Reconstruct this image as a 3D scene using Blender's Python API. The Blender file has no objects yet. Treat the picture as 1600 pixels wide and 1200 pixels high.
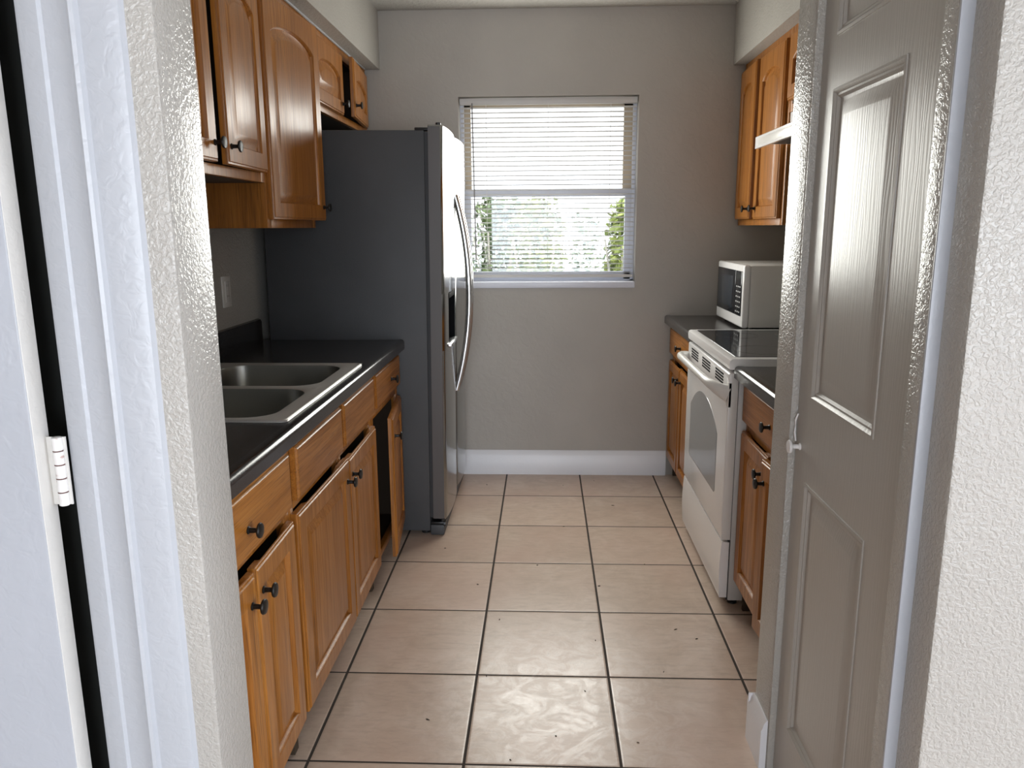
import bpy, bmesh, math, random
from mathutils import Vector, Matrix
random.seed(7)
S = bpy.context.scene
COL = S.collection
PI = math.pi

# ------------------------------------------------------------------ mesh helpers
class MB:
    """Collects shapes in world coordinates and links them as one mesh object."""
    def __init__(s):
        s.bm = bmesh.new()
    def _merge(s, bm2):
        me = bpy.data.meshes.new('tmp'); bm2.to_mesh(me); bm2.free()
        s.bm.from_mesh(me); bpy.data.meshes.remove(me)
        return s
    def box(s, x0, x1, y0, y1, z0, z1, bev=0.0, seg=2):
        b = bmesh.new()
        bmesh.ops.create_cube(b, size=1)
        for v in b.verts:
            v.co = Vector((x0+(v.co.x+.5)*(x1-x0), y0+(v.co.y+.5)*(y1-y0), z0+(v.co.z+.5)*(z1-z0)))
        if bev > 0:
            bmesh.ops.bevel(b, geom=list(b.edges), offset=bev, segments=seg, profile=.5, affect='EDGES')
        return s._merge(b)
    def loops(s, loops, cap0=True, cap1=True, closed=True):
        b = bmesh.new()
        rows = [[b.verts.new(Vector(p)) for p in L] for L in loops]
        n = len(rows[0])
        for A, B in zip(rows[:-1], rows[1:]):
            for i in range(n if closed else n-1):
                j = (i+1) % n
                try: b.faces.new((A[i], A[j], B[j], B[i]))
                except ValueError: pass
        if cap0: b.faces.new(list(reversed(rows[0])))
        if cap1: b.faces.new(rows[-1])
        bmesh.ops.remove_doubles(b, verts=list(b.verts), dist=1e-6)
        bmesh.ops.recalc_face_normals(b, faces=list(b.faces))
        return s._merge(b)
    def prism(s, pts, axis, a, c):
        """closed 2D outline extruded along axis ('x','y','z') from a to c"""
        def P(p, t):
            return {'x': (t, p[0], p[1]), 'y': (p[0], t, p[1]), 'z': (p[0], p[1], t)}[axis]
        return s.loops([[P(p, a) for p in pts], [P(p, c) for p in pts]])
    def lathe(s, prof, origin, axis, n=20):
        """prof: (distance along axis, radius)"""
        ax = Vector(axis).normalized()
        t = Vector((0, 0, 1)) if abs(ax.z) < .9 else Vector((1, 0, 0))
        e1 = ax.cross(t).normalized(); e2 = ax.cross(e1)
        o = Vector(origin)
        L = [[o+ax*d+(e1*math.cos(2*PI*k/n)+e2*math.sin(2*PI*k/n))*max(r, 1e-5) for k in range(n)] for d, r in prof]
        return s.loops(L)
    def tube(s, path, r, n=10, r2=None, up=(0, 0, 1)):
        """round or elliptic tube through points"""
        pts = [Vector(p) for p in path]; L = []
        for i, p in enumerate(pts):
            d = (pts[min(i+1, len(pts)-1)]-pts[max(i-1, 0)]).normalized()
            e1 = d.cross(Vector(up))
            if e1.length < 1e-4: e1 = d.cross(Vector((1, 0, 0)))
            e1.normalize(); e2 = e1.cross(d)
            ra = r[i] if isinstance(r, (list, tuple)) else r
            rb = r2 if r2 else ra
            if isinstance(r2, (list, tuple)): rb = r2[i]
            L.append([p+e1*ra*math.cos(2*PI*k/n)+e2*rb*math.sin(2*PI*k/n) for k in range(n)])
        return s.loops(L)
    def quad(s, pts):
        b = bmesh.new(); b.faces.new([b.verts.new(Vector(p)) for p in pts]); return s._merge(b)

ORG = {}
def link(name, mb, mat, parent=None, org=None, smooth=35):
    """mb in world coordinates -> one mesh object whose origin is org (default: the parent's origin)"""
    po = ORG[parent.name] if parent is not None else Vector((0, 0, 0))
    o_ = Vector(org) if org is not None else po.copy()
    for v in mb.bm.verts: v.co -= o_
    me = bpy.data.meshes.new(name); mb.bm.to_mesh(me); mb.bm.free()
    for m in (mat if isinstance(mat, (list, tuple)) else [mat]): me.materials.append(m)
    if smooth:
        me.polygons.foreach_set('use_smooth', [True]*len(me.polygons))
        me.set_sharp_from_angle(angle=math.radians(smooth))
    ob = bpy.data.objects.new(name, me); COL.objects.link(ob)
    if parent is not None: ob.parent = parent
    ob.location = o_-po
    ORG[ob.name] = o_
    return ob
def thing(name, loc, label, cat, group=None):
    o = bpy.data.objects.new(name, None); COL.objects.link(o); o.empty_display_size = .1
    o.location = loc; ORG[o.name] = Vector(loc)
    o['label'] = label; o['category'] = cat
    if group: o['group'] = group
    return o
def tag(o, label, cat, group=None, kind=None):
    o['label'] = label; o['category'] = cat
    if group: o['group'] = group
    if kind: o['kind'] = kind
    return o
def struct(name, mb, mat, label, cat, org=(0, 0, 0), smooth=35):
    o = link(name, mb, mat, None, org, smooth)
    o['kind'] = 'structure'; o['label'] = label; o['category'] = cat
    return o

# ------------------------------------------------------------------ materials
class Mat:
    def __init__(s, name, color=(.5, .5, .5), rough=.5, metal=0.0, spec=.5, coat=0.0):
        s.m = bpy.data.materials.new(name); s.m.use_nodes = True
        s.nt = s.m.node_tree; s.N = s.nt.nodes; s.L = s.nt.links
        s.b = s.N['Principled BSDF']
        s.b.inputs['Base Color'].default_value = (*color, 1)
        s.b.inputs['Roughness'].default_value = rough
        s.b.inputs['Metallic'].default_value = metal
        s.b.inputs['Specular IOR Level'].default_value = spec
        if coat: s.b.inputs['Coat Weight'].default_value = coat
    def node(s, t, **kw):
        n = s.N.new(t)
        for k, v in kw.items():
            if k in n.inputs.keys(): n.inputs[k].default_value = v
            else: setattr(n, k, v)
        return n
    def coords(s, scale=(1, 1, 1), rnd=True, which='Object'):
        tc = s.node('ShaderNodeTexCoord')
        mp = s.node('ShaderNodeMapping'); mp.inputs['Scale'].default_value = scale
        s.L.new(tc.outputs[which], mp.inputs['Vector'])
        if rnd:
            oi = s.node('ShaderNodeObjectInfo')
            mu = s.node('ShaderNodeVectorMath', operation='SCALE'); mu.inputs[0].default_value = (17, 29, 41)
            s.L.new(oi.outputs['Random'], mu.inputs['Scale'])
            s.L.new(mu.outputs[0], mp.inputs['Location'])
        return mp.outputs[0]
    def noise(s, vec, scale=5, detail=3, rough=.5, dist=0.0):
        n = s.node('ShaderNodeTexNoise'); n.inputs['Scale'].default_value = scale
        n.inputs['Detail'].default_value = detail; n.inputs['Roughness'].default_value = rough
        n.inputs['Distortion'].default_value = dist
        s.L.new(vec, n.inputs['Vector']); return n.outputs['Fac']
    def ramp(s, fac, stops):
        r = s.node('ShaderNodeValToRGB'); e = r.color_ramp.elements
        while len(e) < len(stops): e.new(.5)
        for k, (p, c) in enumerate(stops):
            e[k].position = p; e[k].color = (*c, 1) if len(c) == 3 else c
        s.L.new(fac, r.inputs['Fac']); return r.outputs['Color']
    def mix(s, fac, a, b, mode='MIX'):
        m = s.node('ShaderNodeMix', data_type='RGBA', blend_type=mode)
        for sock, v in ((m.inputs[0], fac), (m.inputs[6], a), (m.inputs[7], b)):
            if isinstance(v, (int, float)): sock.default_value = v
            elif isinstance(v, tuple): sock.default_value = (*v, 1)
            else: s.L.new(v, sock)
        return m.outputs[2]
    def math(s, op, a, b=0.0, c=0.0):
        m = s.node('ShaderNodeMath', operation=op)
        for k, v in enumerate((a, b, c)):
            if isinstance(v, (int, float)): m.inputs[k].default_value = v
            else: s.L.new(v, m.inputs[k])
        return m.outputs[0]
    def bump(s, h, strength=.2, dist=.01):
        b = s.node('ShaderNodeBump'); b.inputs['Strength'].default_value = strength; b.inputs['Distance'].default_value = dist
        s.L.new(h, b.inputs['Height']); s.L.new(b.outputs[0], s.b.inputs['Normal'])
    def col(s, c): s.L.new(c, s.b.inputs['Base Color'])
    def rgh(s, c): s.L.new(c, s.b.inputs['Roughness'])

def plain(name, color, rough=.5, metal=0.0, spec=.5):
    return Mat(name, color, rough, metal, spec).m

def paint(name, color, rough=.4, bscale=110, bstr=.35, bdist=.004, var=.05):
    M = Mat(name, color, rough)
    v = M.coords()
    n = M.noise(v, 3, 4)
    dk = tuple(c*(1-var) for c in color); lt = tuple(min(1, c*(1+var)) for c in color)
    M.col(M.ramp(n, [(.3, dk), (.7, lt)]))
    h = M.noise(v, bscale, 2, .5, .6)
    M.bump(M.ramp(h, [(.40, (0, 0, 0)), (.62, (1, 1, 1))]), bstr, bdist)
    return M.m

def oak(name, axis, base=1.0):
    M = Mat(name, (.4, .2, .06), .3, spec=.26, coat=.10)
    M.b.inputs['Coat Roughness'].default_value = .18
    along, across = 1.6, 34
    sc = [across]*3; sc[axis] = along
    v = M.coords(tuple(sc))
    n1 = M.noise(v, 1.0, 5, .6, 1.2)
    sc2 = [260]*3; sc2[axis] = 7
    n2 = M.noise(M.coords(tuple(sc2)), 1.0, 3, .6)
    sc3 = [5]*3; sc3[axis] = .8
    n3 = M.noise(M.coords(tuple(sc3)), 1.0, 2)
    k = base
    c = M.ramp(n1, [(.28, (.23*k, .082*k, .012*k)), (.5, (.375*k, .142*k, .023*k)), (.72, (.48*k, .203*k, .040*k))])
    c = M.mix(M.ramp(n2, [(.36, (.75, .75, .75)), (.5, (0, 0, 0))]), c, (.14*k, .050*k, .009*k))
    c = M.mix(M.ramp(n3, [(.35, (.55, .55, .55)), (.65, (0, 0, 0))]), c, (.27*k, .098*k, .017*k))
    M.col(c)
    M.rgh(M.ramp(n1, [(.3, (.40, .40, .40)), (.7, (.30, .30, .30))]))
    M.bump(n2, .12, .002)
    return M.m

WALL = (.40, .383, .352)
m_wall = paint('greige_wall_paint', WALL, .42, 95, .30, .004)
m_wall_back = paint('greige_back_wall_paint', (.40, .372, .335), .55, 30, .12, .005)
m_wall_peel = paint('greige_orange_peel_paint', WALL, .27, 140, .30, .0035)
m_wall_rear = paint('pale_room_paint', (.70, .69, .67), .5, 90, .2, .004)
m_ceil = paint('ceiling_paint', (.44, .425, .395), .7, 60, .5, .006)
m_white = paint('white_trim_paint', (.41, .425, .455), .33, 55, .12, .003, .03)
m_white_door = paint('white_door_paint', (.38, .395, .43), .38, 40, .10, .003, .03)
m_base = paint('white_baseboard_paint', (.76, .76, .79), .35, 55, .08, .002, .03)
m_edge = paint('door_edge_paint', (.60, .585, .555), .4, 70, .12, .003, .04)
m_void_shade = plain('closet_shade', (.07, .074, .07), .9, 0, .1)  # dark colour stands in for the unlit space behind the door gap
m_oak_v = oak('oak_vertical_grain', 2)
m_oak_h = oak('oak_horizontal_grain', 1)
m_oak_in = oak('oak_panel_side', 2, .85)
m_cab_shade = plain('cabinet_inside_shade', (.055, .035, .02), .8)  # shade inside the cabinets is put into this near-black colour
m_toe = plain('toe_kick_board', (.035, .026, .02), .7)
m_black = plain('black_plastic', (.012, .012, .013), .35)
m_pit = plain('matt_black_recess', (.006, .006, .007), .8, 0, .1)
m_knob = plain('black_iron_knob', (.012, .011, .010), .38, .3)
m_rubber = plain('dark_rubber_gasket', (.02, .02, .022), .6)
m_grey_plastic = plain('grey_plastic', (.11, .11, .115), .5)
m_enamel = plain('white_enamel', (.80, .79, .79), .16)
m_enamel2 = plain('cream_white_plastic', (.70, .69, .66), .28)
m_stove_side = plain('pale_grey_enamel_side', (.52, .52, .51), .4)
m_ovenglass = plain('grey_oven_glass', (.30, .31, .32), .10)
m_cookglass = plain('black_ceramic_glass', (.02, .02, .023), .07)
m_mwglass = plain('dark_microwave_glass', (.012, .014, .018), .12)
m_mwglass2 = plain('microwave_screen', (.028, .035, .045), .15)
m_ink = plain('pale_button_print', (.42, .42, .42), .5)
m_beige = plain('beige_aluminium_frame', (.56, .46, .33), .5)
m_vinyl = plain('white_vinyl_sash', (.68, .70, .78), .35)
m_slat = plain('white_blind_slat', (.60, .58, .56), .5)
m_wand = plain('grey_clear_wand', (.22, .21, .21), .25)
m_cord = plain('blind_cord', (.75, .74, .72), .7)
m_soil = plain('leaf_debris', (.03, .022, .014), .8)
m_hinge = None

def mk_hinge():
    M = Mat('worn_painted_hinge', (.7, .69, .67), .4)
    n = M.noise(M.coords((60, 60, 60)), 1, 4)
    M.col(M.ramp(n, [(.30, (.35, .17, .12)), (.38, (.68, .66, .64)), (.8, (.74, .73, .72))]))
    return M.m
m_hinge = mk_hinge()
m_rust = plain('rust_line', (.10, .03, .02), .7)

def mk_laminate():
    M = Mat('dark_speckled_laminate', (.03, .03, .03), .28)
    v = M.coords(rnd=False)
    n = M.noise(v, 260, 2, .6); n2 = M.noise(v, 620, 2, .5)
    c = M.ramp(n, [(.34, (.011, .010, .010)), (.55, (.026, .024, .024)), (.70, (.060, .055, .053))])
    c = M.mix(M.ramp(n2, [(.62, (0, 0, 0)), (.70, (1, 1, 1))]), c, (.16, .135, .122))
    M.col(c); M.bump(n2, .08, .001)
    M.rgh(M.ramp(n, [(.3, (.15, .15, .15)), (.7, (.22, .22, .22))]))
    return M.m
m_lam = mk_laminate()

def mk_steel(name, col, r0, axis, metal=1.0):
    M = Mat(name, col, r0, metal)
    sc = [500]*3; sc[axis] = 4
    n = M.noise(M.coords(tuple(sc)), 1, 2)
    M.rgh(M.ramp(n, [(.3, (r0*.85,)*3), (.7, (r0*1.2,)*3)]))
    M.bump(n, .03, .001)
    return M.m
m_steel = mk_steel('brushed_stainless_door', (.33, .335, .33), .15, 2)
m_steel_shade = mk_steel('steel_edge_shade', (.085, .075, .072), .42, 2, 0.0)  # dark non-metal colour stands in for steel with nothing bright to reflect
m_steel_bar = mk_steel('brushed_stainless_handle', (.58, .58, .59), .22, 2)
m_sink = mk_steel('brushed_sink_steel', (.29, .285, .265), .34, 1)
m_sink_rim = mk_steel('satin_sink_rim', (.66, .655, .64), .52, 1)

def mk_fridge_side():
    M = Mat('charcoal_textured_steel', (.058, .059, .063), .50, 0, .35)
    v = M.coords()
    n = M.noise(v, 420, 2)
    M.col(M.ramp(M.noise(v, 3, 3), [(.3, (.052, .053, .056)), (.7, (.066, .067, .071))]))
    M.bump(n, .35, .002)
    return M.m
m_fridge_side = mk_fridge_side()

TILE = .4064
def mk_tile():
    M = Mat('beige_ceramic_floor_tile', (.4, .3, .25), .3)
    tc = M.node('ShaderNodeTexCoord')
    sep = M.node('ShaderNodeSeparateXYZ'); M.L.new(tc.outputs['Object'], sep.inputs[0])
    tx = M.math('DIVIDE', sep.outputs[0], TILE); ty = M.math('DIVIDE', sep.outputs[1], TILE)
    def edge(t, w):
        f = M.math('FRACT', t)
        d = M.math('MINIMUM', f, M.math('SUBTRACT', 1.0, f))
        return M.math('LESS_THAN', d, w)
    grout = M.math('MAXIMUM', edge(tx, .0098), edge(ty, .0082))
    # soft edge of each tile for the bump
    def soft(t):
        f = M.math('FRACT', t); d = M.math('MINIMUM', f, M.math('SUBTRACT', 1.0, f))
        return M.math('MINIMUM', M.math('DIVIDE', d, .02), 1.0)
    hgt = M.math('MINIMUM', soft(tx), soft(ty))
    # per-tile random
    cx = M.math('FLOOR', tx); cy = M.math('FLOOR', ty)
    comb = M.node('ShaderNodeCombineXYZ'); M.L.new(cx, comb.inputs[0]); M.L.new(cy, comb.inputs[1])
    wn = M.node('ShaderNodeTexWhiteNoise'); wn.noise_dimensions = '3D'; M.L.new(comb.outputs[0], wn.inputs['Vector'])
    # tile-local noise offset
    off = M.node('ShaderNodeVectorMath', operation='MULTIPLY_ADD')
    M.L.new(wn.outputs['Color'], off.inputs[0]); off.inputs[1].default_value = (9, 9, 9)
    M.L.new(tc.outputs['Object'], off.inputs[2])
    n1 = M.noise(off.outputs[0], 8, 7, .68, .8)
    st = M.node('ShaderNodeMapping'); st.inputs['Scale'].default_value = (16, 60, 1)
    M.L.new(off.outputs[0], st.inputs['Vector'])
    n2 = M.noise(st.outputs[0], 1, 4, .65)
    c = M.ramp(n1, [(.28, (.50, .385, .305)), (.5, (.58, .46, .375)), (.72, (.65, .535, .455))])
    c = M.mix(M.ramp(n2, [(.33, (.5, .5, .5)), (.52, (0, 0, 0))]), c, (.43, .33, .265))
    c = M.mix(M.ramp(M.noise(off.outputs[0], 2.2, 2), [(.42, (0, 0, 0)), (.66, (.6, .6, .6))]), c, (.56, .40, .325))
    tone = M.ramp(wn.outputs['Value'], [(0, (.93, .92, .91)), (1, (1.05, 1.04, 1.04))])
    c = M.mix(1.0, c, tone, 'MULTIPLY')
    # paler, smoother swirls on the middle tiles near the entry
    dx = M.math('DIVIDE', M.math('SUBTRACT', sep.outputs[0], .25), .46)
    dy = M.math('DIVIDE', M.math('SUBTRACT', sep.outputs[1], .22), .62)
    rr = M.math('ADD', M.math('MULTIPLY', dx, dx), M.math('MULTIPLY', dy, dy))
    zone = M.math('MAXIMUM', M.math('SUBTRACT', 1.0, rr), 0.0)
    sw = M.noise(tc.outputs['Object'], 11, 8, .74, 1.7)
    swirl = M.math('MULTIPLY', zone, M.ramp(sw, [(.44, (0, 0, 0)), (.60, (1, 1, 1))]))
    c = M.mix(M.math('MULTIPLY', swirl, .5), c, (.76, .69, .64))
    # dark scuffs
    sc = M.noise(tc.outputs['Object'], 26, 4, .7, 1.5)
    c = M.mix(M.ramp(sc, [(.70, (0, 0, 0)), (.80, (.55, .55, .55))]), c, (.20, .145, .11))
    c = M.mix(grout, c, (.042, .031, .025))
    M.col(c)
    r = M.mix(M.math('MULTIPLY', swirl, 1.0), (.34, .34, .34), (.24, .24, .24))
    r = M.mix(grout, r, (.85, .85, .85))
    M.rgh(r)
    hh = M.math('ADD', hgt, M.math('MULTIPLY', n1, .12))
    M.bump(hh, .35, .003)
    return M.m
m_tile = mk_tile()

def mk_pantry():
    M = Mat('greige_semigloss_door', WALL, .30, spec=.36)
    tc = M.node('ShaderNodeTexCoord'); mp = M.node('ShaderNodeMapping'); mp.inputs['Scale'].default_value = (1, 1, .10)
    M.L.new(tc.outputs['Object'], mp.inputs['Vector'])
    w = M.node('ShaderNodeTexWave'); w.wave_type = 'BANDS'; w.bands_direction = 'Y'
    w.inputs['Scale'].default_value = 30; w.inputs['Distortion'].default_value = 14; w.inputs['Detail'].default_value = 2
    w.inputs['Detail Scale'].default_value = 1.2
    M.L.new(mp.outputs[0], w.inputs['Vector'])
    M.bump(w.outputs['Fac'], .07, .0016)
    return M.m
m_pantry = mk_pantry()

def mk_glass():
    M = Mat('window_glass', (1, 1, 1), 0.0)
    N, L = M.N, M.L
    tr = N.new('ShaderNodeBsdfTransparent'); gl = N.new('ShaderNodeBsdfGlossy'); gl.inputs['Roughness'].default_value = .02
    mx = N.new('ShaderNodeMixShader'); mx.inputs[0].default_value = .05
    L.new(tr.outputs[0], mx.inputs[1]); L.new(gl.outputs[0], mx.inputs[2])
    L.new(mx.outputs[0], N['Material Output'].inputs['Surface'])
    return M.m
m_glass = mk_glass()

def mk_leaf(name, a, b):
    M = Mat(name, a, .5)
    oi = M.node('ShaderNodeNewGeometry')
    M.col(M.ramp(oi.outputs['Random Per Island'], [(0, a), (1, b)]))
    M.b.inputs['Transmission Weight'].default_value = 0
    return M.m
m_leaf1 = mk_leaf('yellow_green_leaves', (.10, .15, .025), (.34, .40, .11))
m_leaf2 = mk_leaf('deep_green_leaves', (.045, .085, .028), (.18, .25, .10))
m_stem = plain('pale_grey_stem', (.55, .52, .47), .8)
def mk_yard():
    M = Mat('sunlit_yard_ground', (.5, .5, .4), .9)
    n = M.noise(M.coords((1, 1, 1), rnd=False), 2.6, 5, .65)
    M.col(M.ramp(n, [(.33, (.33, .39, .24)), (.48, (.62, .63, .60)), (.60, (.56, .45, .43)), (.72, (.66, .65, .64))]))
    return M.m
m_yard = mk_yard()

# ------------------------------------------------------------------ room shell
QY0, QY1 = -2.75, -1.25      # glass door opening in the right wall of the front room
RX_0, RX_1 = -.7, 2.6      # window in its far wall
XL, XR, YB, ZC = -1.02, 1.50, 2.398, 2.432
YE = -.72               # face of the entry wall towards the camera
XP = .77                # kitchen face of the pantry wall

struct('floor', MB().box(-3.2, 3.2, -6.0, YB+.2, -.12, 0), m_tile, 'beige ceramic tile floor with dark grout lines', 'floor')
struct('ceiling', MB().box(-3.2, 3.2, -6.0, YB+.2, ZC, ZC+.1), m_ceil, 'flat painted ceiling over the kitchen', 'ceiling')

WX0, WX1, WZ0, WZ1 = -.238, .687, 1.052, 2.016
wb = MB()
wb.box(XL-.2, WX0, YB, YB+.2, 0, ZC); wb.box(WX1, XR+.2, YB, YB+.2, 0, ZC)
wb.box(WX0, WX1, YB, YB+.2, 0, WZ0); wb.box(WX0, WX1, YB, YB+.2, WZ1, ZC)
struct('wall_back', wb, m_wall_back, 'greige painted wall around the kitchen window', 'wall')
struct('wall_left', MB().box(XL-.2, XL, -.60, YB, 0, ZC), m_wall, 'greige wall behind the sink counter and left cabinets', 'wall')
struct('wall_right', MB().box(XR, XR+.2, .125, YB, 0, ZC), m_wall, 'greige wall behind the stove and microwave', 'wall')

# entry wall on the left with a shallow closet opening
DX0, DX1, DZ = -1.25, -.4575, 2.05
we = MB()
we.box(DX1, -.29, YE, -.602, 0, ZC, .004)
we.box(-3.2, DX0, YE, -.602, 0, ZC)
we.box(DX0, DX1, YE, -.602, DZ, ZC)
struct('wall_entry_left', we, m_wall_peel, 'narrow textured wall end left of the kitchen entrance', 'wall')
struct('wall_closet', MB().box(DX0, DX1, -.612, -.603, 0, DZ), m_void_shade, 'dark panel standing in for the unlit space behind the white door gap', 'wall')

# pantry walls on the right
wp = MB()
wp.box(XP, XR+.2, 0.0, .125, 0, ZC, .006)
wp.box(XP+.002, XP+.10, -.60, 0.0, 2.045, ZC)
struct('wall_pantry', wp, m_wall_peel, 'textured wall end between right cabinets and pantry door', 'wall')
wn_ = MB()
wn_.box(.788, 3.2, -.667, -.56, 0, ZC, .005)
struct('wall_entry_right', wn_, m_wall_peel, 'bright textured wall corner right of the pantry door', 'wall')

# room behind the camera, with a wide window in its far wall
struct('wall_room_left', MB().box(-3.4, -3.2, -6.0, YE+.1, 0, ZC), m_wall_rear, 'left wall of the room in front of the kitchen', 'wall')
wq = MB()
wq.box(3.2, 3.4, -6.0, QY0, 0, ZC); wq.box(3.2, 3.4, QY1, -.56, 0, ZC)
wq.box(3.2, 3.4, QY0, QY1, 0, .12); wq.box(3.2, 3.4, QY0, QY1, 2.05, ZC)
struct('wall_room_right', wq, m_wall_rear, 'right wall of the room in front of the kitchen with a glass door opening', 'wall')
wr = MB()
wr.box(-3.2, RX_0, -6.2, -6.0, 0, ZC); wr.box(RX_1, 3.2, -6.2, -6.0, 0, ZC)
wr.box(RX_0, RX_1, -6.2, -6.0, 2.1, ZC); wr.box(RX_0, RX_1, -6.2, -6.0, 0, .12)
struct('wall_room_rear', wr, m_wall_rear, 'wall with a wide window facing the kitchen entrance', 'wall')

# soffits
struct('soffit_left', MB().box(XL, -.637, -.60, YB, 2.152, ZC), m_wall, 'boxed soffit above the left wall cabinets', 'soffit')
struct('soffit_right', MB().box(1.152, XR, .125, YB, 2.150, ZC), m_wall, 'boxed soffit above the right wall cabinets', 'soffit')

# baseboards
def base_profile(t, h):
    return [(0, 0), (t, 0), (t, h*.80), (t*.75, h*.85), (t*.62, h*.93), (t*.25, h), (0, h)]
bb = MB().prism([(YB-p[0], p[1]) for p in base_profile(.016, .139)], 'x', -.95, .882)
struct('baseboard_back', bb, m_base, 'white baseboard under the kitchen window', 'baseboard')
bb = MB().prism([(XP-p[0], p[1]) for p in base_profile(.016, .139)], 'y', 0.004, .125)
bb.prism([(.125+p[0], p[1]) for p in base_profile(.012, .139)], 'x', XP-.016, XP+.09)
struct('baseboard_pantry', bb, m_base, 'short white baseboard at the foot of the pantry wall end', 'baseboard')

# ------------------------------------------------------------------ white door on the left (door_1) and its casing
prof = [(-.4575, -.7195), (-.4575, -.736), (-.452, -.739), (-.428, -.739), (-.424, -.735), (-.393, -.734), (-.390, -.740),
        (-.386, -.742), (-.381, -.740), (-.378, -.733), (-.338, -.731), (-.330, -.728), (-.326, -.7195)]
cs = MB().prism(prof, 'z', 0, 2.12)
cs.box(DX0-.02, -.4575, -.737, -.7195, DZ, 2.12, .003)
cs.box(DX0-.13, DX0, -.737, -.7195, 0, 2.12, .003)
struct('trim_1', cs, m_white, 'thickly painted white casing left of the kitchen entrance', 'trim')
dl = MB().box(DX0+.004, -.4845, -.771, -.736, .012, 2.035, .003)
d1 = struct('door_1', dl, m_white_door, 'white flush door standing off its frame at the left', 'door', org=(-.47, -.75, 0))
link('door_edge', MB().box(-.4856, -.4838, -.7695, -.7375, .014, 2.033, .0008), m_edge, d1)
for zc in (1.031, .25, 1.80):
    hg = MB()
    for k in range(5):
        z0 = zc-.0495+k*.0199
        hg.lathe([(0, .0058), (.001, .0070), (.0185, .0070), (.0193, .0058)], (-.4672, -.747, z0), (0, 0, 1), 16)
    h = link('hinge', hg, m_hinge, d1)
    link('hinge_plate', MB().box(-.4845, -.466, -.7452, -.7437, zc-.049, zc+.049).box(-.467, -.4572, -.7445, -.742, zc-.049, zc+.049), m_edge, d1)
    rr = MB()
    for k in range(1, 5):
        rr.lathe([(0, .0068), (.0012, .0068)], (-.4672, -.747, zc-.0495+k*.0199-.0008), (0, 0, 1), 14)
    link('rust_seam', rr, m_rust, h)

# ------------------------------------------------------------------ panelled leaf builder
def arch_loop(u0, u1, v0, v1, rise, n=18, sh=.0):
    """closed loop: bottom-left, bottom-right, then the top edge right-to-left (an arc of height rise)"""
    L = [(u0, v0), (u1, v0)]
    for k in range(n+1):
        t = k/n
        u = u1+(u0-u1)*t
        q = (t-.5)*2
        q = max(-1, min(1, q/(1-sh))) if sh else q
        L.append((u, v1-rise+rise*math.sqrt(max(0, 1-(q*.93)**2*1.0)) if rise else v1))
    if rise:
        e = rise*math.sqrt(1-.93**2)
        L = L[:2]+[(u, v-e*(1 if True else 0)) for u, v in L[2:]]
    return L
def outer_loop(u0, u1, v0, v1, n=18, dip=0.0, cu=None, hw=.09):
    L = [(u0, v0), (u1, v0)]
    for k in range(n+1):
        u = u1+(u0-u1)*k/n
        v = v1
        if dip:
            c = (u0+u1)/2; w = hw*(u1-u0)
            a = abs(u-c)/w
            if a < 1: v -= dip*min(1, (1-a)*2.2)
        L.append((u, v))
    return L
def to3(frame, L, n):
    o, eu, ev, en = frame
    return [o+eu*u+ev*v+en*n for u, v in L]
def panel_leaf(mb, frame, w, h, t=.02, fw=.055, rise=0.0, scoop=0.0):
    """cabinet door: frame, routed inner edge and raised panel (cathedral top when rise > 0)"""
    z = []
    o = lambda ins: outer_loop(ins, w-ins, ins, h-ins)
    i = lambda ins: arch_loop(fw+ins, w-fw-ins, fw+ins, h-fw-ins, rise)
    if scoop:
        z.append(to3(frame, outer_loop(0, w, 0, h, dip=scoop, hw=.34), 0))
        z.append(to3(frame, outer_loop(0, w, 0, h, dip=scoop*.75, hw=.34), t*.50))
        z.append(to3(frame, outer_loop(0, w, 0, h, dip=0), t*.58))
    else:
        z.append(to3(frame, o(0), 0))
    z.append(to3(frame, o(0), t-.007))
    z.append(to3(frame, o(.002), t-.004)); z.append(to3(frame, o(.007), t-.0030)); z.append(to3(frame, o(.009), t))
    z.append(to3(frame, i(0), t)); z.append(to3(frame, i(.003), t-.003)); z.append(to3(frame, i(.0055), t-.0125))
    z.append(to3(frame, i(.0120), t-.0130)); z.append(to3(frame, i(.036), t-.0015)); z.append(to3(frame, i(.038), t-.0012))
    mb.loops(z)
def slab_leaf(mb, frame, w, h, t=.02):
    o = lambda ins: outer_loop(ins, w-ins, ins, h-ins, n=2)
    mb.loops([to3(frame, o(0), 0), to3(frame, o(0), t-.007), to3(frame, o(.003), t-.0065), to3(frame, o(.0055), t-.002), to3(frame, o(.008), t)])
def knob(parent, base, axis, mat=None, big=1.0, name='knob'):
    b = big
    mb = MB().lathe([(-.001, .0085*b), (.002*b, .0085*b), (.004*b, .0058*b), (.017*b, .0052*b), (.0205*b, .0085*b), (.0225*b, .0155*b),
                     (.0255*b, .0165*b), (.0285*b, .0150*b), (.0300*b, .0095*b), (.0305*b, .0)], base, axis, 20)
    return link(name, mb, mat or m_knob, parent)

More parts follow.
